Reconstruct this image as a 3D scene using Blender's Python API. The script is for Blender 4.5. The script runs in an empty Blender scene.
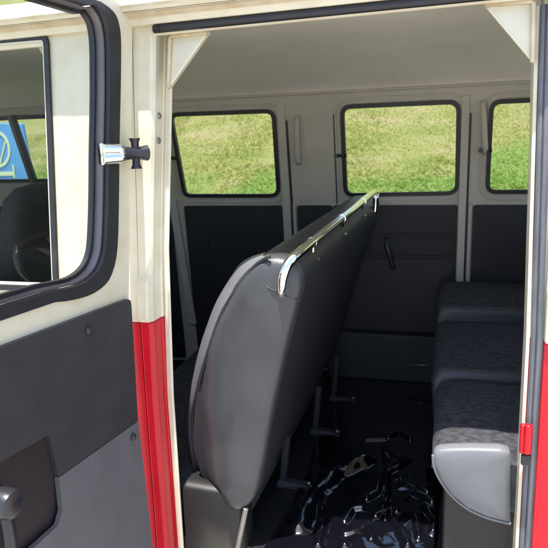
import bpy, bmesh, math, random
import numpy as np
from mathutils import Vector, Matrix, noise
from mathutils.geometry import tessellate_polygon

random.seed(7)
rng = np.random.default_rng(7)
S = bpy.context.scene
COL = S.collection

# ------------------------------------------------------------------ camera
# world frame: X along the van (rear = +X), Y into the van, Z up; camera over the ground at (0,0)
EYE = Vector((0, 0, 1.45))
F_PX, CX, CY = 620.0, 274.0, 274.0


def _axes(vx=450, vy=142, roll=-1.6):
    y = Vector((vx - CX, vy - CY, F_PX)).normalized()
    r = math.radians(roll)
    up = Vector((-math.sin(r), -math.cos(r), 0))
    up = (up - up.dot(y) * y).normalized()
    x = y.cross(up)
    return x, y, up


AX, AY, AZ = _axes()


def ray(px, py):
    d = Vector((px - CX, py - CY, F_PX))
    return Vector((AX.dot(d), AY.dot(d), AZ.dot(d)))


def onplane(px, py, p0, n):
    r = ray(px, py)
    return EYE + r * ((Vector(p0) - EYE).dot(Vector(n)) / r.dot(Vector(n)))


def atY(px, py, Y):
    r = ray(px, py)
    return EYE + r * (Y / r.y)


cam = bpy.data.objects.new('camera', bpy.data.cameras.new('camera'))
COL.objects.link(cam)
right = Vector((AX.x, AY.x, AZ.x))
down = Vector((AX.y, AY.y, AZ.y))
fwd = Vector((AX.z, AY.z, AZ.z))
M4 = Matrix((right, -down, -fwd)).transposed().to_4x4()
M4.translation = EYE
cam.matrix_world = M4
cam.data.sensor_width = 36
cam.data.lens = 36 * F_PX / 548
cam.data.clip_start = 0.02
cam.data.clip_end = 2000
cam.data.dof.use_dof = True
cam.data.dof.focus_distance = 1.75
cam.data.dof.aperture_fstop = 7.5
S.camera = cam

# ------------------------------------------------------------------ light
SUN_TO = Vector((-0.035, -0.17, 1.0)).normalized()
W = bpy.data.worlds.new('World')
S.world = W
W.use_nodes = True
nt = W.node_tree
nt.nodes.clear()
sky = nt.nodes.new('ShaderNodeTexSky')
sky.sky_type = 'NISHITA'
sky.sun_disc = False
sky.sun_elevation = math.asin(SUN_TO.z)
sky.sun_rotation = math.atan2(SUN_TO.x, SUN_TO.y)
sky.air_density = 1.0
sky.dust_density = 1.5
bg = nt.nodes.new('ShaderNodeBackground')
bg.inputs['Strength'].default_value = 0.15
wo = nt.nodes.new('ShaderNodeOutputWorld')
nt.links.new(sky.outputs[0], bg.inputs[0])
nt.links.new(bg.outputs[0], wo.inputs[0])

sl = bpy.data.lights.new('sun', 'SUN')
sl.energy = 4.2
sl.angle = math.radians(0.53)
sl.color = (1.0, 0.96, 0.90)
so = bpy.data.objects.new('sun', sl)
COL.objects.link(so)
so.rotation_euler = SUN_TO.to_track_quat('Z', 'Y').to_euler()
so.location = (0, -3, 8)

S.view_settings.view_transform = 'Standard'
S.view_settings.look = 'None'
S.view_settings.gamma = 1
S.view_settings.exposure = 1.45
S.view_settings.use_curve_mapping = False
S.render.engine = 'CYCLES'
S.cycles.use_denoising = True
S.cycles.max_bounces = 10
S.cycles.diffuse_bounces = 6
S.cycles.glossy_bounces = 5
S.cycles.transparent_max_bounces = 16
S.cycles.sample_clamp_indirect = 8


# ------------------------------------------------------------------ materials
def mat(name, base, rough=0.5, metallic=0.0, coat=0.0, spec=0.5, var=0.0, vscale=8.0, bump=0.0, bscale=200.0,
        base2=None, detail=4.0, rvar=0.0, stretch=None):
    m = bpy.data.materials.new(name)
    m.use_nodes = True
    t = m.node_tree
    b = t.nodes['Principled BSDF']
    b.inputs['Base Color'].default_value = (*base, 1)
    b.inputs['Roughness'].default_value = rough
    b.inputs['Metallic'].default_value = metallic
    b.inputs['Specular IOR Level'].default_value = spec
    b.inputs['Coat Weight'].default_value = coat
    b.inputs['Coat Roughness'].default_value = 0.06
    tc = t.nodes.new('ShaderNodeTexCoord')
    src = tc.outputs['Object']
    if stretch:
        mp = t.nodes.new('ShaderNodeMapping')
        mp.inputs['Scale'].default_value = stretch
        t.links.new(src, mp.inputs['Vector'])
        src = mp.outputs[0]
    if var > 0 or base2:
        n = t.nodes.new('ShaderNodeTexNoise')
        n.inputs['Scale'].default_value = vscale
        n.inputs['Detail'].default_value = detail
        n.inputs['Roughness'].default_value = 0.6
        t.links.new(src, n.inputs['Vector'])
        mx = t.nodes.new('ShaderNodeMix')
        mx.data_type = 'RGBA'
        b2 = base2 or tuple(c * (1 - var) for c in base)
        mx.inputs[6].default_value = (*b2, 1)
        mx.inputs[7].default_value = (*base, 1)
        cr = t.nodes.new('ShaderNodeValToRGB')
        cr.color_ramp.elements[0].position = 0.36
        cr.color_ramp.elements[1].position = 0.62
        t.links.new(n.outputs['Fac'], cr.inputs[0])
        t.links.new(cr.outputs[0], mx.inputs[0])
        t.links.new(mx.outputs[2], b.inputs['Base Color'])
        if rvar > 0:
            mr = t.nodes.new('ShaderNodeMapRange')
            mr.inputs['To Min'].default_value = max(0.02, rough - rvar)
            mr.inputs['To Max'].default_value = min(1, rough + rvar)
            t.links.new(n.outputs['Fac'], mr.inputs['Value'])
            t.links.new(mr.outputs[0], b.inputs['Roughness'])
    if bump > 0:
        n2 = t.nodes.new('ShaderNodeTexNoise')
        n2.inputs['Scale'].default_value = bscale
        n2.inputs['Detail'].default_value = 3
        t.links.new(src, n2.inputs['Vector'])
        bp = t.nodes.new('ShaderNodeBump')
        bp.inputs['Strength'].default_value = bump
        bp.inputs['Distance'].default_value = 0.002
        t.links.new(n2.outputs['Fac'], bp.inputs['Height'])
        t.links.new(bp.outputs[0], b.inputs['Normal'])
    return m


M = {}
M['cream'] = mat('cream_paint', (0.71, 0.655, 0.50), 0.34, coat=0.25, base2=(0.64, 0.57, 0.41), vscale=9, rvar=0.10, detail=8, bump=0.12, bscale=18)
M['cream_in'] = mat('cream_paint_inside', (0.70, 0.66, 0.54), 0.4, var=0.08, vscale=7)
M['red'] = mat('red_paint', (0.54, 0.004, 0.017), 0.30, coat=0.12, spec=0.35, base2=(0.50, 0.004, 0.014), vscale=9, detail=8, rvar=0.08, bump=0.15, bscale=14)
M['beige'] = mat('beige_inner_metal', (0.50, 0.455, 0.395), 0.5, var=0.10, vscale=6, bump=0.1, bscale=60)
M['headliner'] = mat('headliner_vinyl', (0.80, 0.735, 0.66), 0.7, var=0.08, vscale=3, bump=0.3, bscale=260)
M['card'] = mat('black_door_card', (0.036, 0.0345, 0.0375), 0.42, var=0.18, vscale=9, bump=0.25, bscale=420, rvar=0.05)
M['card_recess'] = mat('dark_brown_recess', (0.020, 0.016, 0.018), 0.38, var=0.18, vscale=9, bump=0.25, bscale=420)
M['card_lit'] = mat('lit_black_door_card', (0.118, 0.114, 0.118), 0.42, var=0.12, vscale=7, bump=0.25, bscale=420)  # paler copy of the black card: stronger light on the lower half, as colour
M['trim'] = mat('black_trim_card', (0.017, 0.0165, 0.021), 0.6, var=0.2, vscale=6, bump=0.25, bscale=300)
M['trim_grey'] = mat('grey_trim_card', (0.017, 0.017, 0.020), 0.55, var=0.15, vscale=6, bump=0.25, bscale=300)
M['rubber'] = mat('black_rubber', (0.018, 0.018, 0.022), 0.45, var=0.2, vscale=20)
M['rubber_grey'] = mat('weathered_rubber', (0.13, 0.135, 0.15), 0.6, var=0.35, vscale=30, stretch=(1, 1, 0.2))
M['reveal'] = mat('window_reveal_metal', (0.13, 0.11, 0.115), 0.35, var=0.1)
M['chrome'] = mat('chrome', (0.80, 0.80, 0.80), 0.08, metallic=1.0)
M['steel'] = mat('dull_steel', (0.30, 0.29, 0.27), 0.4, metallic=0.8, var=0.2, vscale=30)
M['vinyl'] = mat('grey_seat_vinyl', (0.050, 0.050, 0.0535), 0.38, var=0.10, vscale=8, bump=0.35, bscale=350)
M['vinyl_light'] = mat('light_grey_seat_vinyl', (0.14, 0.143, 0.153), 0.45, var=0.08, vscale=9, bump=0.3, bscale=350)
M['vinyl_black'] = mat('black_seat_vinyl', (0.025, 0.0245, 0.029), 0.5, var=0.15, vscale=6, bump=0.3, bscale=300)
M['vinyl_dark'] = mat('charcoal_seat_vinyl', (0.030, 0.030, 0.036), 0.42, var=0.10, vscale=8, bump=0.35, bscale=350)
M['vinyl_brown'] = mat('dark_brown_seat_vinyl', (0.008, 0.0062, 0.0065), 0.52, var=0.25, vscale=9, bump=0.3, bscale=300)
M['floor'] = mat('black_floor_mat', (0.008, 0.008, 0.010), 0.5, var=0.3, vscale=12, bump=0.3, bscale=120)
M['pvc'] = mat('glossy_black_plastic', (0.003, 0.003, 0.005), 0.11, spec=0.75, coat=0.5)
M['blue'] = mat('blue_board_paint', (0.10, 0.30, 0.58), 0.5, var=0.2, vscale=3)
M['pale'] = mat('pale_yellow_paint', (0.55, 0.60, 0.35), 0.5)
M['white'] = mat('white_paint', (0.8, 0.8, 0.78), 0.5)
M['tan'] = mat('mottled_tan', (0.50, 0.38, 0.22), 0.55, base2=(0.60, 0.52, 0.38), vscale=14)  # tan, mottled at random with a paler tan
M['plastic'] = mat('black_plastic', (0.02, 0.02, 0.025), 0.3)
M['seatcloth'] = mat('dark_cab_cloth', (0.010, 0.010, 0.012), 0.8, var=0.3, vscale=20)


def fabric():
    m = mat('patterned_grey_seat_cloth', (0.038, 0.039, 0.046), 0.85, base2=(0.010, 0.0105, 0.013), vscale=55,
            detail=3, bump=0.4, bscale=500, stretch=(0.8, 1.2, 1))
    return m


M['fabric'] = fabric()


def glass_mat():
    m = bpy.data.materials.new('window_glass')
    m.use_nodes = True
    t = m.node_tree
    t.nodes.clear()
    o = t.nodes.new('ShaderNodeOutputMaterial')
    mx = t.nodes.new('ShaderNodeMixShader')
    tr = t.nodes.new('ShaderNodeBsdfTransparent')
    tr.inputs[0].default_value = (0.93, 0.95, 0.94, 1)
    gl = t.nodes.new('ShaderNodeBsdfGlossy')
    gl.inputs['Roughness'].default_value = 0.01
    fr = t.nodes.new('ShaderNodeFresnel')
    fr.inputs[0].default_value = 1.45
    ml = t.nodes.new('ShaderNodeMath')
    ml.operation = 'MULTIPLY'
    ml.inputs[1].default_value = 0.04
    t.links.new(fr.outputs[0], ml.inputs[0])
    t.links.new(ml.outputs[0], mx.inputs[0])
    t.links.new(tr.outputs[0], mx.inputs[1])
    t.links.new(gl.outputs[0], mx.inputs[2])
    t.links.new(mx.outputs[0], o.inputs[0])
    return m


M['glass'] = glass_mat()


def grass_mat(name, blade=False):
    m = bpy.data.materials.new(name)
    m.use_nodes = True
    t = m.node_tree
    b = t.nodes['Principled BSDF']
    b.inputs['Roughness'].default_value = 0.75
    b.inputs['Specular IOR Level'].default_value = 0.25
    geo = t.nodes.new('ShaderNodeNewGeometry')
    n1 = t.nodes.new('ShaderNodeTexNoise')
    n1.inputs['Scale'].default_value = 1.6
    n1.inputs['Detail'].default_value = 9
    n1.inputs['Roughness'].default_value = 0.72
    mp = t.nodes.new('ShaderNodeMapping')
    mp.inputs['Scale'].default_value = (0.7, 1.6, 1.6)
    t.links.new(geo.outputs['Position'], mp.inputs[0])
    t.links.new(mp.outputs[0], n1.inputs['Vector'])
    r1 = t.nodes.new('ShaderNodeValToRGB')
    e = r1.color_ramp.elements
    e[0].position, e[0].color = 0.30, (0.125, 0.165, 0.030, 1)
    e[1].position, e[1].color = 0.66, (0.29, 0.255, 0.115, 1)
    k = e.new(0.46)
    k.color = (0.20, 0.215, 0.048, 1)
    t.links.new(n1.outputs['Fac'], r1.inputs[0])
    # greener lush strip at the foot of the bank
    sp = t.nodes.new('ShaderNodeSeparateXYZ')
    t.links.new(geo.outputs['Position'], sp.inputs[0])
    n2 = t.nodes.new('ShaderNodeTexNoise')
    n2.inputs['Scale'].default_value = 1.1
    t.links.new(geo.outputs['Position'], n2.inputs['Vector'])
    ad = t.nodes.new('ShaderNodeMath')
    ad.operation = 'MULTIPLY_ADD'
    ad.inputs[1].default_value = 1.0
    t.links.new(n2.outputs['Fac'], ad.inputs[0])
    t.links.new(sp.outputs['Z'], ad.inputs[2])
    xr = t.nodes.new('ShaderNodeMapRange')
    xr.inputs['From Min'].default_value = 0.2
    xr.inputs['From Max'].default_value = 1.0
    xr.inputs['To Max'].default_value = -0.55
    t.links.new(sp.outputs['X'], xr.inputs['Value'])
    ax2 = t.nodes.new('ShaderNodeMath')
    t.links.new(ad.outputs[0], ax2.inputs[0])
    t.links.new(xr.outputs[0], ax2.inputs[1])
    ad = ax2
    mr = t.nodes.new('ShaderNodeMapRange')
    mr.inputs['From Min'].default_value = 1.45
    mr.inputs['From Max'].default_value = 1.70
    mr.inputs['To Min'].default_value = 0.85
    mr.inputs['To Max'].default_value = 0.0
    t.links.new(ad.outputs[0], mr.inputs['Value'])
    mx = t.nodes.new('ShaderNodeMix')
    mx.data_type = 'RGBA'
    t.links.new(mr.outputs[0], mx.inputs[0])
    t.links.new(r1.outputs[0], mx.inputs[6])
    mx.inputs[7].default_value = (0.115, 0.20, 0.028, 1)
    last = mx.outputs[2]
    if blade:
        oi = t.nodes.new('ShaderNodeTexNoise')
        oi.inputs['Scale'].default_value = 25
        t.links.new(geo.outputs['Position'], oi.inputs['Vector'])
        hv = t.nodes.new('ShaderNodeHueSaturation')
        m2 = t.nodes.new('ShaderNodeMapRange')
        m2.inputs['From Min'].default_value = 0.3
        m2.inputs['From Max'].default_value = 0.7
        m2.inputs['To Min'].default_value = 1.05
        m2.inputs['To Max'].default_value = 1.35
        t.links.new(oi.outputs['Fac'], m2.inputs['Value'])
        t.links.new(m2.outputs[0], hv.inputs['Value'])
        t.links.new(last, hv.inputs['Color'])
        last = hv.outputs[0]
    if blade:
        df = t.nodes.new('ShaderNodeBsdfDiffuse')
        tl = t.nodes.new('ShaderNodeBsdfTranslucent')
        ms = t.nodes.new('ShaderNodeMixShader')
        ms.inputs[0].default_value = 0.6
        t.links.new(last, df.inputs[0])
        t.links.new(last, tl.inputs[0])
        t.links.new(df.outputs[0], ms.inputs[1])
        t.links.new(tl.outputs[0], ms.inputs[2])
        t.links.new(ms.outputs[0], t.nodes['Material Output'].inputs[0])
    else:
        hg_ = t.nodes.new('ShaderNodeHueSaturation')
        hg_.inputs['Value'].default_value = 0.62
        t.links.new(last, hg_.inputs['Color'])
        last = hg_.outputs[0]
    t.links.new(last, b.inputs['Base Color'])
    return m


M['bounce_ground'] = mat('pale_bounce_ground', (0.44, 0.415, 0.38), 0.9, var=0.3, vscale=3, bump=0.6, bscale=60)  # pale neutral colour of the added bounce ground
M['grass'] = grass_mat('grass_ground')
M['blade'] = grass_mat('grass_blades', True)


# ------------------------------------------------------------------ mesh helpers
class MB:
    def __init__(s):
        s.v, s.f = [], []

    def add(s, verts, faces):
        o = len(s.v)
        s.v += [tuple(v) for v in verts]
        s.f += [tuple(i + o for i in f) for f in faces]
        return s

    def box(s, x0, x1, y0, y1, z0, z1):
        v = [(x, y, z) for z in (z0, z1) for y in (y0, y1) for x in (x0, x1)]
        return s.add(v, [(0, 2, 3, 1), (4, 5, 7, 6), (0, 1, 5, 4), (2, 6, 7, 3), (0, 4, 6, 2), (1, 3, 7, 5)])

    def hexa(s, a, b):
        """two quads a (4 pts) and b (4 pts)"""
        return s.add(list(a) + list(b), [(3, 2, 1, 0), (4, 5, 6, 7)] + [(i, (i + 1) % 4, 4 + (i + 1) % 4, 4 + i) for i in range(4)])

    def tube(s, path, r, n=12, cap=True):
        path = [Vector(p) for p in path]
        rings = []
        up = None
        for i, p in enumerate(path):
            d = (path[min(i + 1, len(path) - 1)] - path[max(i - 1, 0)]).normalized()
            if up is None:
                up = d.orthogonal().normalized()
            up = (up - up.dot(d) * d).normalized()
            w = d.cross(up)
            rr = r[i] if isinstance(r, (list, tuple)) else r
            rings.append([p + (up * math.cos(2 * math.pi * k / n) + w * math.sin(2 * math.pi * k / n)) * rr for k in range(n)])
        return s.loft(rings, cap)

    def loft(s, rings, cap=True, closed=True):
        n = len(rings[0])
        v = [p for r in rings for p in r]
        f = []
        for i in range(len(rings) - 1):
            for k in range(n if closed else n - 1):
                a, b = i * n + k, i * n + (k + 1) % n
                f.append((a, b, b + n, a + n))
        if cap:
            f.append(tuple(range(n))[::-1])
            f.append(tuple((len(rings) - 1) * n + k for k in range(n)))
        return s.add(v, f)

    def plate(s, outer, holes, fn, t0, t1):
        """filled outline with holes; fn(u, v, t) -> point; t0 and t1 the two skins"""
        loops = [outer] + list(holes)
        pts = [p for lp in loops for p in lp]
        tri = tessellate_polygon([[Vector((p[0], p[1], 0)) for p in lp] for lp in loops])
        n = len(pts)
        v = [fn(p[0], p[1], t0) for p in pts] + [fn(p[0], p[1], t1) for p in pts]
        f = [tuple(t) for t in tri] + [tuple(i + n for i in reversed(t)) for t in tri]
        o = 0
        for lp in loops:
            k = len(lp)
            f += [(o + i, o + (i + 1) % k, o + (i + 1) % k + n, o + i + n) for i in range(k)]
            o += k
        return s.add(v, f)

    def ball(s, c, r, sc=(1, 1, 1), n=12, m=8):
        c = Vector(c)
        rings = []
        for i in range(1, m):
            th = math.pi * i / m
            rings.append([c + Vector((math.sin(th) * math.cos(2 * math.pi * k / n) * sc[0], math.sin(th) * math.sin(2 * math.pi * k / n) * sc[1], math.cos(th) * sc[2])) * r for k in range(n)])
        return s.loft(rings)

    def build(s, name, m, parent=None, smooth=None, bevel=0.0, bseg=2, sub=0, solid=0.0):
        me = bpy.data.meshes.new(name)
        me.from_pydata(s.v, [], s.f)
        bm = bmesh.new()
        bm.from_mesh(me)
        bmesh.ops.remove_doubles(bm, verts=bm.verts, dist=1e-5)
        bmesh.ops.recalc_face_normals(bm, faces=bm.faces)
        bm.to_mesh(me)
        bm.free()
        o = bpy.data.objects.new(name, me)
        COL.objects.link(o)
        me.materials.append(M[m] if isinstance(m, str) else m)
        if parent is not None:
            o.parent = parent
        if bevel > 0:
            bv = o.modifiers.new('bevel', 'BEVEL')
            bv.width = bevel
            bv.segments = bseg
            bv.limit_method = 'ANGLE'
            bv.angle_limit = math.radians(40)
        if sub:
            sb = o.modifiers.new('sub', 'SUBSURF')
            sb.levels = sub
            sb.render_levels = sub
        if smooth is not None:
            me.polygons.foreach_set('use_smooth', [True] * len(me.polygons))
            if smooth < 180:
                me.set_sharp_from_angle(angle=math.radians(smooth))
        return o


def rrect(x0, x1, z0, z1, r, n=6, dx0=0.0, dx1=0.0):
    """rounded quad outline (anticlockwise), top corners shifted by dx0 (left) and dx1 (right)"""
    c = [Vector((x0, z0)), Vector((x1, z0)), Vector((x1 + dx1, z1)), Vector((x0 + dx0, z1))]
    return roundpoly(c, r, n)


def roundpoly(c, r, n=6):
    out = []
    k = len(c)
    for i in range(k):
        p, a, b = Vector(c[i]), Vector(c[i - 1]), Vector(c[(i + 1) % k])
        ri = r[i] if isinstance(r, (list, tuple)) else r
        da, db = (a - p).normalized(), (b - p).normalized()
        ang = da.angle(db)
        L = min(ri / math.tan(ang / 2), (a - p).length * 0.49, (b - p).length * 0.49)
        p0, p1 = p + da * L, p + db * L
        for j in range(n + 1):
            t = j / n
            q = p0 * (1 - t) ** 2 + p * 2 * t * (1 - t) + p1 * t * t
            out.append((q.x, q.y))
    return out


def inset(poly, d):
    """shrink an anticlockwise outline by d"""
    n = len(poly)
    out = []
    for i in range(n):
        a, p, b = Vector(poly[i - 1]), Vector(poly[i]), Vector(poly[(i + 1) % n])
        e1, e2 = (p - a), (b - p)
        e1 = e1.normalized() if e1.length > 1e-9 else e2.normalized()
        e2 = e2.normalized() if e2.length > 1e-9 else e1
        n1, n2 = Vector((-e1.y, e1.x)), Vector((-e2.y, e2.x))
        m = (n1 + n2)
        m = m.normalized() if m.length > 1e-6 else n1
        q = p + m * d / max(0.5, m.dot(n1))
        out.append((q.x, q.y))
    return out


def smoothline(pts, sub=6):
    """Catmull-Rom through 3D points"""
    P = [Vector(p) for p in pts]
    out = []
    for i in range(len(P) - 1):
        p0, p1, p2, p3 = P[max(i - 1, 0)], P[i], P[i + 1], P[min(i + 2, len(P) - 1)]
        for j in range(sub):
            t = j / sub
            out.append(0.5 * ((2 * p1) + (p2 - p0) * t + (2 * p0 - 5 * p1 + 4 * p2 - p3) * t * t + (3 * p1 - p0 - 3 * p2 + p3) * t ** 3))
    out.append(P[-1])
    return out


def empty(name, loc, label=None, cat=None, group=None):
    o = bpy.data.objects.new(name, None)
    COL.objects.link(o)
    o.location = loc
    o.empty_display_size = 0.2
    tag(o, label, cat, group)
    return o


def tag(o, label=None, cat=None, group=None, kind=None):
    if label: o['label'] = label
    if cat: o['category'] = cat
    if group: o['group'] = group
    if kind: o['kind'] = kind
    return o


# ================================================================== ground and bank
GZ = -0.25


def bank(x, y):
    s = min(max((-3.6 - x) / 1.2, 0), 1)
    y0 = 4.2 + 1.6 * s * s * (3 - 2 * s)
    h = max(0.0, y - y0)
    z = 0.55 * h if h < 14 else 7.7 + 0.1 * (h - 14)
    if h < 0.8:
        z = 0.55 * h * h / 1.6 + 0.0
    else:
        z -= 0.22
    z += 0.08 * noise.noise((x * 0.6, y * 0.6, 0)) * min(1, h) + 0.03 * noise.noise((x * 2.1, y * 2.1, 4)) * min(1, h)
    if y > 60:
        z = min(z, 12)
    return GZ + z


def sheet(xs, ys):
    v = [(x, y, bank(x, y)) for y in ys for x in xs]
    n = len(xs)
    f = [(j * n + i, j * n + i + 1, (j + 1) * n + i + 1, (j + 1) * n + i) for j in range(len(ys) - 1) for i in range(n - 1)]
    return v, f


xs = [-400, -200, -100, -60, -40, -25, -16] + list(np.arange(-11, 5.01, 0.2)) + [7, 10, 16, 25, 40, 60, 100, 200, 400]
ys = [-400, -200, -100, -50, -25, -12, -6, -3, 0, 2, 3.4] + list(np.arange(3.8, 12.01, 0.16)) + [13, 14, 16, 18, 20, 24, 30, 40, 60, 100, 200, 400]
g = MB().add(*sheet([float(x) for x in xs], [float(y) for y in ys])).build('ground', 'grass', smooth=180)
tag(g, kind='structure')

pv = MB().box(-30, 30, -25, 3.3, GZ - 0.05, GZ + 0.004).build('bounce_ground', 'bounce_ground')  # unseen ground in front, added to bounce neutral light onto the van
tag(pv, kind='structure')

# grass blades on the part of the bank one sees through the windows
NB = 110000
by = 4.6 + 5.4 * rng.random(NB) ** 0.9
bx = -by * 0.92 + rng.random(NB) * by * 1.12
bz = np.array([bank(float(a), float(b)) for a, b in zip(bx, by)])
ang = rng.random(NB) * 2 * math.pi
clump = np.array([0.5 + noise.noise((float(a) * 1.3, float(b) * 1.3, 9)) for a, b in zip(bx, by)])
hgt = (0.010 + 0.018 * rng.random(NB)) * np.clip(0.5 + clump, 0.4, 1.6)
hgt *= np.where(bz < 1.25, 1.5, 1.0)
wid = 0.004 + 0.005 * rng.random(NB)
lean = 1.5 * hgt
la = rng.random(NB) * 2 * math.pi
V = np.zeros((NB, 3, 3))
V[:, 0, 0] = bx - np.cos(ang) * wid; V[:, 0, 1] = by - np.sin(ang) * wid; V[:, 0, 2] = bz - 0.005
V[:, 1, 0] = bx + np.cos(ang) * wid; V[:, 1, 1] = by + np.sin(ang) * wid; V[:, 1, 2] = bz - 0.005
V[:, 2, 0] = bx + np.cos(la) * lean; V[:, 2, 1] = by + np.sin(la) * lean; V[:, 2, 2] = bz + hgt
gm = bpy.data.meshes.new('grass')
gm.from_pydata(V.reshape(-1, 3).tolist(), [], [(3 * i, 3 * i + 1, 3 * i + 2) for i in range(NB)])
go = bpy.data.objects.new('grass', gm)
COL.objects.link(go)
gm.materials.append(M['blade'])
tag(go, 'patchy green and straw coloured grass on the bank behind the van', 'grass', kind='stuff')

# ================================================================== the van
VAN = empty('microbus', (0, 1.6, GZ), 'cream and red microbus with its side door open, seen into its cabin', 'van')


def part(mb, name, m, parent=VAN, **k):
    o = mb.build(name, m, parent, **k)
    o.matrix_parent_inverse = Matrix.Translation(-Vector(VAN.location)) if parent is VAN else Matrix.Identity(4)
    return o


# far wall: upper half leans inwards, lower half slightly out
FZ0, FZ1, FZR = 0.20, 1.15, 1.705


def far_up(x, z, t):            # t > 0: towards the cabin
    return (x, 3.20 - (z - FZ1) * 0.18 - t, z)


def far_lo(x, z, t):
    return (x, 3.20 + (FZ1 - z) * 0.10 - t, z)


FU = ((0, 3.20, FZ1), (0, 1, 0.18))
FL = ((0, 3.20, FZ1), (0, 1, 0.10))


def fu(px, py):
    p = onplane(px, py, *FU)
    return (p.x, p.z)


def fl(px, py):
    p = onplane(px, py, *FL)
    return (p.x, p.z)


def quad_win(tl, tr, br, bl, r):
    return roundpoly([Vector(fu(*bl)), Vector(fu(*br)), Vector(fu(*tr)), Vector(fu(*tl))], r, 7)


W1 = quad_win((168.5, 113), (275.5, 109), (281, 197.5), (184, 197.5), [0.05, 0.06, 0.055, 0.05])
W2 = quad_win((340, 105), (461, 99.5), (459, 195), (344, 197), [0.055, 0.06, 0.06, 0.055])
zt, zb = fu(488, 100)[1], fu(486, 194)[1]
x3 = fu(487, 150)[0]
W3 = rrect(x3, x3 + 0.66, zb, zt, 0.055)
WC = rrect(-3.02, -1.80, fu(20, 179)[1] - 0.02, fu(20, 116)[1], 0.05, dx0=0.22)
w = MB().plate([(-3.1, FZ1), (1.25, FZ1), (1.25, FZR), (-3.1, FZR)], [inset(q, 0.008) for q in (W1, W2, W3, WC)], far_up, 0.0, -0.03)
far_wall = part(w, 'inner_side_wall', 'beige')
part(MB().plate([(-3.1, FZ0 - 0.1), (1.25, FZ0 - 0.1), (1.25, FZ1), (-3.1, FZ1)], [], far_lo, 0.0, -0.03), 'lower_side_wall', 'beige')
part(MB().plate([(-3.1, GZ + 0.2), (1.25, GZ + 0.2), (1.25, 0.92), (-3.1, 0.92)], [], far_lo, -0.032, -0.05), 'outer_side_skin', 'red')

for q, nm in ((W1, 'a'), (W2, 'b'), (W3, 'c'), (WC, 'd')):
    fr = part(MB().plate(q, [inset(q, 0.020)], far_up, 0.014, -0.012), 'window_frame', 'rubber', bevel=0.004)
    MB().plate(inset(q, 0.021), [], far_up, -0.006, -0.010).build('pane', 'glass', fr)
    # pressed rim of the metal round the opening
    if nm != 'd':
        rim = inset(q, -0.030)
        MB().plate(rim, [inset(rim, 0.007)], far_up, 0.007, 0.0).build('pressed_rim', 'beige', fr, bevel=0.002)
    # latch on the forward edge
    if nm in 'abc':
        zc = sum(p[1] for p in q) / len(q) - 0.01
        xe = min(p[0] for p in q if abs(p[1] - zc) < 0.3) if nm != 'a' else fu(176, 158)[0]
        xe = {'a': fu(177, 158)[0], 'b': fu(343, 155.5)[0], 'c': x3}[nm]
        zc = {'a': fu(177, 158)[1], 'b': fu(343, 155.5)[1], 'c': zc}[nm]
        lt = MB()
        lt.tube([far_up(xe - 0.03, zc, 0.02), far_up(xe + 0.022, zc, 0.02)], 0.008, 8)
        lt.tube([far_up(xe - 0.03, zc, -0.002), far_up(xe - 0.03, zc, 0.035)], 0.010, 10)
        lt.ball(far_up(xe + 0.0, zc, 0.022), 0.011)
        lt.build('latch', 'plastic', fr, smooth=40)
# slanted quarter-light bar in the far cab window
vb = MB()
a, b = fu(9, 116), fu(32, 183)
for dx, m_, nm in ((0, 'reveal', 'quarter_light_bar'), (0.024, 'rubber', 'quarter_light_seal')):
    o = MB().hexa([far_up(a[0] + dx, a[1], 0), far_up(a[0] + dx + 0.022, a[1], 0), far_up(a[0] + dx + 0.022, a[1], 0.02), far_up(a[0] + dx, a[1], 0.02)],
                  [far_up(b[0] + dx, b[1], 0), far_up(b[0] + dx + 0.022, b[1], 0), far_up(b[0] + dx + 0.022, b[1], 0.02), far_up(b[0] + dx, b[1], 0.02)])
    part(o, nm, m_)

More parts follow.
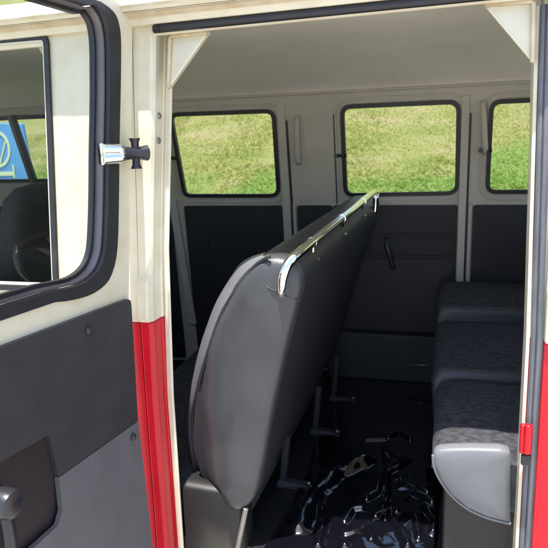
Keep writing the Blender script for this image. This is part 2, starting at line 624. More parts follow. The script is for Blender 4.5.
# ribs of the far wall (each with a dark slit at its side)
ribs = [(-1.475, -1.475 + 0.055), (fl(286, 210)[0] - 0.012, fl(286, 210)[0] + 0.030), (fl(462, 210)[0] - 0.018, fl(462, 210)[0] + 0.018)]
for k, (x0, x1) in enumerate(ribs):
    zt = 1.66 if k else 1.2
    zl = 0.25
    d = 0.028
    rb = MB()
    if k == 0:
        (xa, za), (xb, zb_) = fl(170, 200), fl(190.5, 323)
        rb.hexa([far_lo(xb, zb_, 0), far_lo(xb + 0.045, zb_, 0), far_lo(xb + 0.045, zb_, d), far_lo(xb, zb_, d)],
                [far_lo(xa, za, 0), far_lo(xa + 0.045, za, 0), far_lo(xa + 0.045, za, d), far_lo(xa, za, d)])
        part(rb, 'wall_rib', 'beige', bevel=0.006)
        continue
    rb.hexa([far_lo(x0, zl, 0), far_lo(x1, zl, 0), far_lo(x1, zl, d), far_lo(x0, zl, d)],
            [far_lo(x0, FZ1, 0), far_lo(x1, FZ1, 0), far_lo(x1, FZ1, d), far_lo(x0, FZ1, d)])
    if k:
        rb.hexa([far_up(x0, FZ1, 0), far_up(x1, FZ1, 0), far_up(x1, FZ1, d), far_up(x0, FZ1, d)],
                [far_up(x0, zt, 0), far_up(x1, zt, 0), far_up(x1, zt, 0.006), far_up(x0, zt, 0.006)])
    part(rb, 'wall_rib', 'beige', bevel=0.006)
    if k:
        sl_ = MB()
        for fn, z0, z1 in ((far_lo, 0.3, FZ1), (far_up, FZ1, 1.58)):
            sl_.hexa([fn(x1 + 0.001, z0, 0), fn(x1 + 0.010, z0, 0), fn(x1 + 0.010, z0, 0.006), fn(x1 + 0.001, z0, 0.006)],
                     [fn(x1 + 0.001, z1, 0), fn(x1 + 0.010, z1, 0), fn(x1 + 0.010, z1, 0.006), fn(x1 + 0.001, z1, 0.006)])
        part(sl_, 'rib_seal', 'rubber')
        # second slim rib
        s2 = MB()
        xa = x1 + 0.011
        s2.hexa([far_lo(xa, zl, 0), far_lo(xa + 0.018, zl, 0), far_lo(xa + 0.018, zl, 0.02), far_lo(xa, zl, 0.02)],
                [far_lo(xa, FZ1, 0), far_lo(xa + 0.018, FZ1, 0), far_lo(xa + 0.018, FZ1, 0.02), far_lo(xa, FZ1, 0.02)])
        part(s2, 'wall_rib', 'beige', bevel=0.004)
# seam forward of the second window
xs_ = fu(335, 150)[0]
part(MB().hexa([far_up(xs_ - 0.0025, FZ1, 0), far_up(xs_ + 0.0025, FZ1, 0), far_up(xs_ + 0.0025, FZ1, 0.004), far_up(xs_ - 0.0025, FZ1, 0.004)],
               [far_up(xs_ - 0.0025, 1.60, 0), far_up(xs_ + 0.0025, 1.60, 0), far_up(xs_ + 0.0025, 1.60, 0.004), far_up(xs_ - 0.0025, 1.60, 0.004)]), 'rib_seal', 'rubber')

# beige grab handles on the wall between the windows
for (hx, hy0, hy1) in ((298, 118, 163), (483, 103, 152)):
    a, b = fu(hx, hy0), fu(hx + 1.5, hy1)
    hb = MB()
    pts = [far_up(a[0], a[1], 0.003), far_up(a[0], a[1] - 0.02, 0.028), far_up((a[0] + b[0]) / 2, (a[1] + b[1]) / 2, 0.034), far_up(b[0], b[1] + 0.02, 0.028), far_up(b[0], b[1], 0.003)]
    hb.tube(smoothline(pts), 0.014, 10)
    part(hb, 'grab_handle', 'beige', smooth=180)

# dark lower trim cards in the bays
bays = [(-3.05, -1.50), (-1.415, ribs[1][0] - 0.003), (ribs[1][1] + 0.034, fl(335, 210)[0] - 0.012), (fl(335, 210)[0] - 0.008, ribs[2][0] - 0.003), (ribs[2][1] + 0.034, 1.2)]
for i, (x0, x1) in enumerate(bays):
    ztop = fl(400, 205)[1]
    card = part(MB().plate(rrect(x0, x1, 0.22, ztop, 0.015), [], far_lo, 0.012, 0.001), 'trim_card', 'trim', bevel=0.004)
    if i == 3:
        ax, az = fl(371, 233)
        bx_, bz_ = fl(454, 257)
        MB().plate(rrect(ax, bx_, bz_, az, 0.012), [inset(rrect(ax, bx_, bz_, az, 0.012), 0.008)], far_lo, 0.022, 0.010).build('pocket_rim', 'trim', card, bevel=0.004)
        cz0 = fl(400, 330)[1]
        MB().plate(rrect(x0 + 0.02, x1 - 0.01, cz0, bz_ - 0.012, 0.01), [], far_lo, 0.020, 0.012).build('lower_card', 'trim_grey', card, bevel=0.004)
        a, b, c = fl(388, 238), fl(390, 252), fl(394, 268)
        st = MB().tube(smoothline([far_lo(a[0], a[1], 0.02), far_lo(a[0] - 0.004, (a[1] + b[1]) / 2, 0.04), far_lo(b[0], b[1], 0.045), far_lo(c[0], c[1], 0.04)]), 0.013, 8)
        st.build('pull_strap', 'plastic', card, smooth=180)
    if i == 1:
        az = fl(230, 232)[1]
        MB().plate(rrect(x0 + 0.12, x1 - 0.02, az - 0.11, az, 0.012), [inset(rrect(x0 + 0.12, x1 - 0.02, az - 0.11, az, 0.012), 0.008)], far_lo, 0.022, 0.010).build('pocket_rim', 'trim', card, bevel=0.004)

# headliner and roof
prof = [(3.105, 1.700), (3.085, 1.722), (3.03, 1.75), (2.9, 1.79), (2.7, 1.825), (2.45, 1.845), (2.2, 1.845), (1.98, 1.83), (1.82, 1.805), (1.74, 1.785), (1.705, 1.772)]
hl = MB()
rings = [[(x, y, z + 0.0125 * (x + 0.77) * min(1, max(0, (2.6 - y) / 0.8))) for (y, z) in prof] for x in np.linspace(-3.1, 1.25, 30)]
hl.loft(rings, cap=False, closed=False)
head = part(hl, 'headliner', 'headliner', smooth=180)
part(MB().tube([(fu(300, 92)[0] - 3, 3.092, 1.704), (1.25, 3.092, 1.704)], 0.006, 8), 'headliner_seam', 'beige', smooth=180)
for sx_ in (-0.25, 0.65):
    part(MB().tube([(sx_, y, z + 0.0004 + 0.0125 * (sx_ + 0.77) * min(1, max(0, (2.6 - y) / 0.8))) for y, z in prof], 0.0018, 6), 'headliner_seam', 'headliner', smooth=180)
# roof skin
rp = [(3.20, 1.69), (3.19, 1.80), (3.12, 1.88), (2.95, 1.93), (2.7, 1.955), (2.4, 1.965), (2.1, 1.955), (1.85, 1.93), (1.72, 1.89), (1.675, 1.85), (1.67, 1.83)]
rf = MB().loft([[(x, y, z) for y, z in rp] for x in (-3.15, -2, 0, 1.3)], cap=False, closed=False)
part(rf, 'roof', 'cream', smooth=180)


# near side: tumblehome line of the outer skin
def ny(z):
    return 1.60 if z < 1.0 else 1.60 + (z - 1.0) * 0.10


# rain gutter and the beam over the opening: profile in (Y, z) run along X
gp = [(1.660, 1.792), (1.655, 1.812), (1.640, 1.822), (1.622, 1.822), (1.612, 1.830), (1.612, 1.842), (1.620, 1.846), (1.628, 1.840), (1.640, 1.834), (1.66, 1.834), (1.70, 1.842), (1.72, 1.80), (1.715, 1.775), (1.688, 1.765), (1.680, 1.768), (1.680, 1.792)]
tl = lambda x: 0.0125 * (x + 0.77)
gt = MB().loft([[(x, y, z + tl(x)) for y, z in gp] for x in (-3.12, 1.3)])
part(gt, 'rain_gutter', 'cream', bevel=0.003)
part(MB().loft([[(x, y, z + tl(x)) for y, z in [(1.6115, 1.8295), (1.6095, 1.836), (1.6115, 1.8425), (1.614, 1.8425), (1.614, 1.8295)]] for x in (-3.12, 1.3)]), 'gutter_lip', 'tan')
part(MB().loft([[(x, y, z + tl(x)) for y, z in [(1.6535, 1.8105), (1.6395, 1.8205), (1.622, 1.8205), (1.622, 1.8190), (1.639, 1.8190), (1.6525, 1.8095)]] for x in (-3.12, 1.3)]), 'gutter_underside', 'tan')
# black seal over the opening
part(MB().tube(smoothline([(x, 1.668, 1.780 + tl(x)) for x in (-0.776, -0.76, -0.3, 0.20, 0.30)], 8), 0.0112, 12), 'door_seal', 'rubber', smooth=180)


def jamb(name, prof, zs, m, parent=VAN, bevel=0.004, slant=False):
    """plan profile [(x, dy)] raised through heights zs; dy from the outer skin"""
    rings = []
    for z in zs:
        zz, off = z if isinstance(z, tuple) else (z, 0.0)
        sh = float(np.interp(zz, [0.2, 0.7, 1.16, 1.75], [-0.006, -0.008, 0.0, 0.026])) if slant else 0.0
        rings.append([(x + (sh if x > -0.87 else 0), ny(zz) + (dy + off if dy < 0.008 else dy), zz) for x, dy in prof])
    return part(MB().loft(rings), name, m, parent, bevel=bevel)


XL, XR = -0.775, 0.190
pl = [(-0.8725, 0.0), (-0.838, 0.0), (-0.829, 0.012), (-0.8285, 0.060), (-0.8240, 0.066), (-0.8240, 0.085), (-0.8725, 0.085)]
zcream = [(0.952, -0.004), (0.960, -0.012), (1.075, -0.012), (1.092, 0.0), 1.25, 1.4, 1.6, 1.80]
pill = jamb('door_pillar', pl, zcream, 'cream', slant=True)
jamb('lower_pillar', pl, [0.0, 0.2, 0.5, 0.7, (0.951, 0.0)], 'red', pill, slant=True)
fl_ = [(-0.8235, 0.062), (-0.804, 0.060), (-0.802, 0.063), (-0.802, 0.070), (-0.8235, 0.070)]
jamb('pillar_flange', fl_, [0.0, 0.2, 0.7, 1.16, 1.4, 1.66], 'cream', pill, slant=True)
# striker plate with two screw bosses on the pillar edge
for zz in (1.548, 1.478):
    MB().ball((-0.8275 + float(np.interp(zz, [1.16, 1.75], [0, 0.026])), ny(zz) + 0.034, zz), 0.010, (0.6, 1, 1)).build('striker_screw', 'steel', pill, smooth=180)

pr = [(0.240, 0.0), (0.30, 0.0), (0.30, 0.09), (0.208, 0.09), (0.208, 0.034), (0.240, 0.030)]
rp_ = jamb('rear_jamb', pr, zcream, 'cream')
jamb('lower_rear_jamb', pr, [0.0, 0.5, (0.951, 0.0)], 'red', rp_)


def rx(z):      # edge of the opening at the rear
    p = [(0.2, 0.203), (0.95, 0.201), (1.775, 0.190)]
    return float(np.interp(z, [a for a, b in p], [b for a, b in p]))


fr_, ws = [], []
for z in (0.0, 0.5, 0.95, 1.3, 1.765):
    x, y = rx(z), ny(z)
    fr_.append([(x, y + 0.030, z), (x + 0.008, y + 0.028, z), (x + 0.008, y + 0.09, z), (x, y + 0.09, z)])
    ws.append([(x + 0.010, y + 0.030, z), (x + 0.010, y + 0.020, z), (x + 0.014, y + 0.016, z), (x + 0.020, y + 0.017, z), (x + 0.022, y + 0.020, z), (x + 0.025, y + 0.013, z), (x + 0.032, y + 0.011, z), (x + 0.038, y + 0.014, z), (x + 0.039, y + 0.03, z)])
part(MB().loft(fr_), 'rear_flange', 'cream', rp_)
part(MB().loft(ws), 'weatherstrip', 'rubber_grey', rp_, smooth=30)
# red hinge lug
hz0, hz1 = 0.655, 0.735
hg = MB()
hg.box(0.194, 0.224, 1.587, 1.604, hz0, hz1)
hg.tube([(0.212, 1.585, hz0 + 0.004), (0.212, 1.585, hz1 + 0.004)], 0.010, 12)
part(hg, 'door_hinge', 'red', rp_, bevel=0.004, smooth=40)
part(MB().box(0.200, 0.222, 1.592, 1.606, 0.62, 0.650), 'hinge_bush', 'plastic', rp_, bevel=0.004)


# corner gussets inside the top of the opening
def gusset(x0, sx, z0):
    gs = MB()
    L, H = 0.118, 0.150
    Y = 1.700
    n = 8
    o1, o2 = [], []
    for i in range(n + 1):
        t = i / n
        x = x0 + sx * L * (1 - t)
        z = z0 - H * t
        bow = 0.0
        o1.append((x, Y - 0.032 * t, z))
    c = (x0, Y + 0.006, z0)
    top = [(x0 + sx * L * k / 4, Y + 0.006 + 0.024 * (1 - k / 4), z0) for k in range(5)]
    V_ = [c] + o1
    F_ = [(0, i, i + 1) for i in range(1, n + 1)]
    gs.add(V_, F_)
    back = [(x, y + 0.03, z) for x, y, z in V_]
    gs.add(back, [tuple(reversed(f)) for f in F_])
    k = len(V_)
    loop = list(range(len(V_)))
    gs.add(V_ + back, [(i, (i + 1) % k, (i + 1) % k + k, i + k) for i in loop])
    gpart = part(gs, 'corner_gusset', 'cream', bevel=0.003)
    part(MB().tube([(p[0], p[1] + 0.004, p[2]) for p in o1], 0.0045, 8), 'gusset_bead', 'cream', gpart, smooth=180)
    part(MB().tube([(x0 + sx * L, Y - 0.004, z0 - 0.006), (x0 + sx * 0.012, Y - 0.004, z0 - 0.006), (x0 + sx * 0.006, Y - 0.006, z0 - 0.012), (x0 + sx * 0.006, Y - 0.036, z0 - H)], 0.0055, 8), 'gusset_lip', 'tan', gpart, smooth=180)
    return gpart


gusset(XL + 0.004, 1, 1.770)
gusset(0.190, -1, 1.781)


# front side wall (cab door) seen through the glass of the open door
def near(x, z, t):      # t > 0: outwards, towards the camera
    return (x, ny(z) - t, z)


NP = ((0, 1.60, 1.0), (0, 1, -0.10))


def nr(px, py):
    p = onplane(px, py, *NP)
    return (p.x, p.z)


xe = nr(54, 150)[0]
zt = nr(30, 35)[1]
cw = rrect(-2.05, xe, 1.035, zt, 0.034, dx0=0.30)
cabw = part(MB().plate([(-3.1, 0.952), (-0.874, 0.952), (-0.874, 1.80), (-3.1, 1.80)], [cw], near, 0.0, -0.055), 'cab_door', 'cream')
part(MB().plate([(-3.1, 0.0), (-0.874, 0.0), (-0.874, 0.950), (-3.1, 0.950)], [], near, 0.0, -0.055), 'lower_cab_door', 'red', cabw)
MB().plate(cw, [inset(cw, 0.016)], near, 0.010, -0.010).build('window_seal', 'rubber', cabw, bevel=0.003)
i1 = inset(cw, 0.017)
MB().plate(i1, [inset(i1, 0.006)], near, 0.004, -0.012).build('window_trim', 'cream_in', cabw, bevel=0.003)
MB().plate(inset(cw, 0.03), [], near, -0.006, -0.010).build('pane', 'glass', cabw)
part(MB().tube([near(-2.1, zt + 0.016, 0.004), near(xe + 0.02, zt + 0.016, 0.004)], 0.016, 10), 'cab_door_seal', 'rubber', cabw, smooth=180)
# inner corner gusset above the cab door
gq = MB()
gx = nr(52, 42)[0]
gq.add([(gx, 1.72, zt + 0.01), (gx - 0.10, 1.72, zt + 0.01), (gx, 1.72, zt - 0.17), (gx, 1.75, zt + 0.01), (gx - 0.10, 1.75, zt + 0.01), (gx, 1.75, zt - 0.17)],
       [(0, 1, 2), (5, 4, 3), (0, 3, 4, 1), (1, 4, 5, 2), (2, 5, 3, 0)])
part(gq, 'corner_gusset', 'cream')

# rear side panel behind the jamb with its own window
rw = rrect(0.40, 1.10, 1.20, 1.68, 0.06)
rsp = part(MB().plate([(0.302, 0.952), (1.28, 0.952), (1.28, 1.80), (0.302, 1.80)], [rw], near, 0.0, -0.05), 'rear_side_panel', 'cream')
part(MB().plate([(0.302, 0.0), (1.28, 0.0), (1.28, 0.950), (0.302, 0.950)], [], near, 0.0, -0.05), 'lower_rear_panel', 'red', rsp)
MB().plate(rw, [inset(rw, 0.02)], near, 0.010, -0.010).build('window_seal', 'rubber', rsp, bevel=0.003)
MB().plate(inset(rw, 0.02), [], near, -0.004, -0.008).build('pane', 'glass', rsp)

# front and tail ends, with their glass
for (X, nm, dx) in ((-3.12, 'front_end', 0.04), (1.28, 'tail_end', -0.04)):
    ew = rrect(1.85, 3.00, 1.12, 1.66, 0.08)
    e_ = part(MB().plate([(1.62, 0.0), (3.22, 0.0), (3.22, 1.0), (3.12, 1.78), (1.70, 1.80), (1.62, 1.0)], [ew], lambda u, v, t, X=X: (X + t, u, v), 0.0, dx), nm, 'cream')
    MB().plate(ew, [inset(ew, 0.02)], lambda u, v, t, X=X: (X + t, u, v), -0.008, dx + 0.008).build('window_seal', 'rubber', e_)
    MB().plate(inset(ew, 0.02), [], lambda u, v, t, X=X: (X + t, u, v), 0.010, 0.014).build('pane', 'glass', e_)

# floor, sill and the kick panel along the far wall
part(MB().box(-3.1, 1.25, 1.674, 3.32, 0.12, 0.20), 'floor', 'floor')
part(MB().box(-0.81, 0.20, 1.60, 1.658, 0.02, 0.10), 'door_sill', 'steel', bevel=0.006)
zk = onplane(400, 366, (0, 3.20, 0), (0, 1, 0)).z
part(MB().box(-0.62, 0.03, 3.19, 3.27, 0.2, fl(400, 331)[1]), 'kick_panel', 'trim', bevel=0.01)
part(MB().tube([atY(408, 364.5, 3.18), atY(436, 365.5, 3.18)], 0.004, 8), 'kick_strip', 'steel', smooth=180)
# wheels, mostly out of the picture
for wx in (-2.35, 0.85):
    for wy in (1.72, 3.12):
        wh = part(MB().loft([[(wx + math.cos(a_) * r_, wy + o_, 0.06 + math.sin(a_) * r_) for a_ in np.linspace(0, 2 * math.pi, 28, endpoint=False)] for r_, o_ in ((0.18, -0.085), (0.29, -0.085), (0.31, -0.05), (0.31, 0.05), (0.29, 0.085), (0.18, 0.085))]), 'wheel', 'rubber', smooth=40)

# ------------------------------------------------------------------ the open side door
HX, HY = -0.874, 1.56
dv = Vector((0.0863, 0.9963, 0)).normalized()
u_ = -dv
n_ = Vector((dv.y, -dv.x, 0))


def dr(s, z, t):        # t > 0: towards the inner face of the door (facing +X)
    p = Vector((HX, HY, 0)) + u_ * s + n_ * t
    return (p.x, p.y, z)


def dpx(px, py, t=0.0):
    p = onplane(px, py, Vector((HX, HY, 0)) + n_ * t, n_)
    return ((Vector((HX, HY, 0)) - p).dot(dv), p.z)


def edge(z):
    return 0.016 + 0.02 * max(0, 0.95 - z) / 0.75 if z < 1.0 else 0.016 - (z - 1.0) * 0.158


SF = 0.62   # free edge
gout = [dpx(*p) for p in ((105, 7), (112, 14), (116, 24), (118, 40), (118, 70), (117.5, 100), (116.5, 150), (116, 200), (115, 240), (112.5, 262), (106.5, 279), (97, 289), (84, 296), (66, 300.5))]
gin = [dpx(*p) for p in ((93, 5), (99, 13), (103.5, 24), (106, 42), (106.5, 70), (106.5, 100), (105.5, 150), (105, 200), (103.5, 240), (101, 257), (95.5, 270), (87, 279), (76, 285), (60, 289))]
zbo, zbi = dpx(49, 303)[1], dpx(49, 291)[1]
gout.append((gout[-1][0] + 0.05, zbo))
gin.append((gin[-1][0] + 0.05, zbi))


gout = [(p.x, p.y) for p in smoothline([(a_, b_, 0) for a_, b_ in gout], 4)]
gin = [(p.x, p.y) for p in smoothline([(a_, b_, 0) for a_, b_ in gin], 4)]


def closeloop(l, sfree, ztop):
    zb = l[-1][1]
    out = list(l) + [(sfree - 0.03, zb + 0.002), (sfree - 0.008, zb + 0.012), (sfree, zb + 0.04), (sfree - 0.02, 1.5), (sfree - 0.05, ztop - 0.05), (sfree - 0.09, ztop)]
    out.append((l[0][0] + 0.03, ztop))
    return out


zt_o = gout[0][1] + 0.006
LO = closeloop(gout, SF - 0.035, zt_o)
LI = closeloop(gin, SF - 0.055, zt_o - 0.018)
door_o = [(edge(0.0), 0.0), (edge(0.5), 0.5), (edge(1.0), 1.0), (edge(1.3), 1.3), (edge(1.6), 1.6), (edge(1.84), 1.84), (edge(1.87) + 0.03, 1.875), (SF - 0.12, 1.875), (SF - 0.085, 1.84), (SF - 0.03, 1.4), (SF, 1.0), (SF, 0.0)]
side_door = part(MB().plate(door_o, [LO], dr, 0.0, -0.035), 'side_door', 'cream', bevel=0.005)
# outer red half of the door skin
MB().plate([(edge(0.0), 0.0), (edge(0.96), 0.96), (SF, 0.96), (SF, 0.0)], [], dr, -0.036, -0.046).build('outer_skin', 'red', side_door)
MB().plate(LO, [LI], dr, 0.010, -0.010).build('window_gasket', 'rubber', side_door, bevel=0.006, bseg=3, smooth=50)
LR = [(a, b) for a, b in LI]
area = sum(LR[i][0] * LR[(i + 1) % len(LR)][1] - LR[(i + 1) % len(LR)][0] * LR[i][1] for i in range(len(LR)))
sg = 1 if area > 0 else -1
L2 = inset(LR, 0.002 * sg)
L3 = inset(LR, 0.007 * sg)
L4 = inset(LR, 0.016 * sg)
MB().plate(L2, [L3], dr, -0.004, -0.040).build('window_reveal', 'reveal', side_door, smooth=40)
MB().plate(L3, [L4], dr, -0.026, -0.042).build('glass_seal', 'rubber', side_door)
MB().plate(L4, [], dr, -0.031, -0.035).build('pane', 'glass', side_door)

c1, c2 = dpx(131, 422), dpx(54, 476)
ptop = dpx(128, 298)[1] + 0.002
k1, k2, k3 = dpx(44, 434), dpx(56, 509), dpx(50, 520)
up = roundpoly([Vector(p) for p in ((edge(0.7) + 0.008, c1[1]), (edge(1.03) + 0.008, ptop), (SF - 0.01, ptop + 0.012), (SF - 0.01, k1[1] + 0.01), (k1[0], k1[1]), (c2[0], c2[1]))], [0.002, 0.02, 0.01, 0.002, 0.012, 0.002], 4)
MB().plate(up, [], dr, 0.001, 0.014).build('upper_door_card', 'card', side_door, bevel=0.003)


def drl(s, z, t):       # the lower card stands proud towards its foot
    return dr(s, z, t + 0.06 * max(0, (c1[1] - z)))


zc_ = c1[1] - 0.002
lo = roundpoly([Vector(p) for p in ((edge(0.0) + 0.010, 0.02), (edge(0.68) + 0.008, zc_), (c2[0], c2[1] - 0.002), (k2[0], k2[1]), (k2[0] + 0.02, k3[1] - 0.012), (SF - 0.01, k3[1] - 0.02), (SF - 0.01, 0.02))], [0.01, 0.002, 0.002, 0.012, 0.012, 0.002, 0.01], 4)
MB().plate(lo, [], drl, 0.001, 0.015).build('lower_door_card', 'card_lit', side_door, bevel=0.003)
pk = [(k1[0] - 0.03, k2[1] - 0.06), (k1[0] - 0.03, k1[1] + 0.05), (SF - 0.012, k1[1] + 0.05), (SF - 0.012, k2[1] - 0.06)]
MB().plate(pk, [], dr, 0.0006, -0.004).build('handle_recess', 'card_recess', side_door)
# pull handle: round boss with a lever hanging down
hc = dpx(4, 503, 0.03)
hd = MB()
hd.tube([dr(hc[0], hc[1], 0.0), dr(hc[0], hc[1], 0.045), dr(hc[0], hc[1], 0.056), dr(hc[0], hc[1], 0.060)], [0.034, 0.033, 0.029, 0.020], 24)
hd.tube(smoothline([dr(hc[0], hc[1], 0.02), dr(hc[0] - 0.002, hc[1] - 0.05, 0.03), dr(hc[0] - 0.002, hc[1] - 0.14, 0.03)]), [0.015] * 13, 12)
hd.build('door_handle', 'plastic', side_door, smooth=40)
for (qx, qy, tt) in ((83, 330, 0.015), (127.5, 436, 0.018)):
    q = dpx(qx, qy)
    MB().ball(dr(q[0], q[1], tt), 0.011, (1, 1, 1)).build('screw_cap', 'plastic', side_door, smooth=180)
# window catch: chrome arm over the gasket, black catch with two flared knobs
q = dpx(109, 154)
zc = q[1]
ct = MB()
for dz, hh in ((0.012, 0.010), (-0.012, 0.010)):
    pass
a0, a1 = Vector(dr(q[0] + 0.035, zc, -0.01)), Vector(dr(q[0] - 0.055, zc, 0.045))
ax_ = (a1 - a0)
side = Vector((0, 0, 1)).cross(ax_).normalized()


def arm(mb, t0, t1, h0, h1, w0):
    p, r = a0 + ax_ * t0, a0 + ax_ * t1
    z = Vector((0, 0, 1))
    mb.hexa([p - side * w0 - z * h0, p + side * w0 - z * h0, p + side * w0 + z * h0, p - side * w0 + z * h0],
            [r - side * w0 - z * h1, r + side * w0 - z * h1, r + side * w0 + z * h1, r - side * w0 + z * h1])


catch = MB()
arm(catch, 0.04, 0.14, 0.029, 0.029, 0.011)
catch.tube([a0 + ax_ * 0.10 + Vector((0, 0, 0.013)), a0 + ax_ * 0.62 + Vector((0, 0, 0.011))], [0.0165, 0.0150], 16)
catch.tube([a0 + ax_ * 0.10 - Vector((0, 0, 0.013)), a0 + ax_ * 0.62 - Vector((0, 0, 0.011))], [0.0165, 0.0150], 16)
catch.tube([a0 + ax_ * 0.58, a0 + ax_ * 0.92], [0.020, 0.0135], 16)
latch = catch.build('window_catch', 'chrome', side_door, bevel=0.003, bseg=3, smooth=50)
kb = MB()
p0 = a0 + ax_ * 0.66
p1 = a0 + ax_ * 1.12
p1b = a0 + ax_ * 1.34
kb.tube([p0, p0 + (p1 - p0) * 0.5, p1, p1b], [0.020, 0.0165, 0.017, 0.022], 16)
pc = a0 + ax_ * 1.02
kb.tube([pc + Vector((0, 0, 0.012)), pc + Vector((0, 0, 0.030)), pc + Vector((0, 0, 0.040))], [0.010, 0.011, 0.016], 14)
kb.tube([pc - Vector((0, 0, 0.012)), pc - Vector((0, 0, 0.030)), pc - Vector((0, 0, 0.042))], [0.010, 0.011, 0.016], 14)
kb.build('catch_knob', 'plastic', side_door, smooth=40)


# ================================================================== middle bench
def skew(p, Y, Y0=1.66, Y1=2.98):
    """bench is set a touch askew: the top runs rearward and up towards the far side"""
    k = (Y - Y0) / (Y1 - Y0)
    h = min(max((p[1] - 0.3) / 0.8, 0), 1)
    return (p[0] + k * (0.015 + 0.075 * h), p[1] + k * (0.05 + 0.025 * h))


BN = 1.665
front_px = [(266, 258), (254, 261), (240, 272), (222, 300), (206, 338), (194, 388), (189, 430), (191, 462), (203, 490), (222, 507)]
back_px = [(240, 511), (255, 497), (262, 470), (269, 430), (277, 390), (288, 340), (297, 305), (301, 285), (297, 268), (283, 259)]
F2 = [atY(x, y, BN) for x, y in front_px]
B2 = [atY(x, y, BN) for x, y in back_px]
loop = [(p.x, p.z) for p in F2 + B2]
# densify smoothly (closed Catmull-Rom)


def closed_smooth(lp, sub=4):
    n = len(lp)
    out = []
    for i in range(n):
        p0, p1, p2, p3 = [Vector(lp[(i + k) % n]) for k in (-1, 0, 1, 2)]
        for j in range(sub):
            t = j / sub
            q = 0.5 * ((2 * p1) + (p2 - p0) * t + (2 * p0 - 5 * p1 + 4 * p2 - p3) * t * t + (3 * p1 - p0 - 3 * p2 + p3) * t ** 3)
            out.append((q.x, q.y))
    return out


prof_ = closed_smooth(loop, 4)
cen = (sum(p[0] for p in prof_) / len(prof_), sum(p[1] for p in prof_) / len(prof_))


def ring(Y, d, dY=None, pr=prof_):
    """profile pulled in by d metres at depth Y"""
    out = []
    ins = inset(pr, d * SG)
    for p in ins:
        a = skew(p, Y)
        out.append((a[0], Y, a[1]))
    return out


ar = sum(prof_[i][0] * prof_[(i + 1) % len(prof_)][1] - prof_[(i + 1) % len(prof_)][0] * prof_[i][1] for i in range(len(prof_)))
SG = 1 if ar > 0 else -1
YE = 2.97
BENCH = empty('bench_seat', (-0.75, 2.3, 0.2), 'black bench seat with grey vinyl ends and a chrome rail along its backrest top', 'bench seat', None)
OFF = Matrix.Translation(-Vector(BENCH.location))


def bpart(mb, name, m, parent=None, P=None, **k):
    P = P or BENCH
    o = mb.build(name, m, parent or P, **k)
    if parent is None:
        o.matrix_parent_inverse = Matrix.Translation(-Vector(P.location))
    return o


br = MB().loft([ring(BN + 0.030, 0.006), ring(BN + 0.034, 0.0), ring(2.0, 0.0), ring(2.4, 0.0), ring(2.7, 0.0), ring(YE - 0.03, 0.0), ring(YE - 0.01, 0.01), ring(YE, 0.03)])
back = bpart(br, 'backrest', 'vinyl_black', smooth=50)
# padded grey end: bulging cover


END = [(1.0, 0.032), (1.006, 0.020), (1.0, 0.008), (0.965, -0.003), (0.90, -0.010), (0.78, -0.015), (0.60, -0.018), (0.40, -0.020), (0.2, -0.021)]


def spine(z):
    """middle line of the profile at height z"""
    a_ = [p for p in prof_]
    xs_l = [p[0] for p in a_ if abs(p[1] - z) < 0.05]
    return (min(xs_l) + max(xs_l)) / 2 if xs_l else cen[0]


rings = []
for k, y in END:
    r_ = []
    for p in prof_:
        zc_e = min(max(p[1], 0.42), 0.98)
        c_ = (spine(zc_e), zc_e)
        q = (c_[0] + (p[0] - c_[0]) * k, c_[1] + (p[1] - c_[1]) * k)
        a_ = skew(q, BN + y)
        r_.append((a_[0], BN + y, a_[1]))
    rings.append(r_)
cap = MB().loft(rings, cap=False)
npf = len(prof_)
last = rings[-1]
lo_i = (len(rings) - 1) * npf
# close the middle strip: pair opposite profile points across the spine
half = npf // 2
bot_i = min(range(npf), key=lambda i: last[i][2])
L_ = [(bot_i - i) % npf for i in range(half + 1)]
R_ = [(bot_i + i) % npf for i in range(half + 1)]
for i in range(half):
    q4 = [lo_i + L_[i], lo_i + L_[i + 1], lo_i + R_[i + 1], lo_i + R_[i]]
    q4 = list(dict.fromkeys(q4))
    if len(q4) > 2:
        cap.f.append(tuple(q4))
# the cover folds back in front of a soft ridge
RID = [atY(x, y, BN) for x, y in ((268, 258), (244, 284), (226, 316), (214, 350), (212, 400), (217, 440), (222, 480), (236, 508))]
RZ, RX = [p.z for p in RID][::-1], [p.x for p in RID][::-1]


def fold(x, z):
    return 0.75 * max(0.0, float(np.interp(z, RZ, RX)) - x)


cap.v = [(x, y + fold(x, z), z) for x, y, z in cap.v]
# soft creases in the cover
cap.v = [(x, y + 0.008 * noise.noise((x * 7, z * 6, 1.0)) + 0.0022 * noise.noise((x * 30, z * 16, 5.0)), z) for x, y, z in cap.v]
endp = bpart(cap, 'end_cover', 'vinyl', back, smooth=180)
# piping along the front edge of the end cover and the paler border in front of it


def on_cover(px_, py_, lift):
    Y = BN
    for _ in range(6):
        p = atY(px_, py_, Y)
        Y = BN + 0.006 + fold(p.x, p.z) - lift
    return atY(px_, py_, Y)


pipe_px = [(270, 256), (257, 264), (246, 276), (229, 300), (218, 322), (208, 352), (198, 387), (193, 417), (194, 446), (199, 474), (207, 493)]
sil_px = [(263, 255), (247, 261), (234, 272), (217, 300), (207, 325), (199, 350), (191, 387), (188, 417), (190, 446), (196, 474), (205, 494)]
PP = smoothline([on_cover(x, y, 0.016) for x, y in pipe_px], 5)
PS = smoothline([on_cover(x, y, -0.025) for x, y in sil_px], 5)
MB().tube([p + Vector((0, -0.002, 0)) for p in PP], 0.0052, 8).build('piping', 'vinyl_black', back, smooth=180)
fs = MB()
rows = []
for t in (0.0, 0.25, 0.5, 0.75, 1.0, 1.25):
    rows.append([a_.lerp(b_, t) + Vector((-0.004 * math.sin(math.pi * min(t, 1)), -0.012 * math.sin(math.pi * min(t, 1)) + (0.05 if t > 1 else 0), 0)) for a_, b_ in zip(PP, PS)])
fs.loft(rows, cap=False, closed=False)
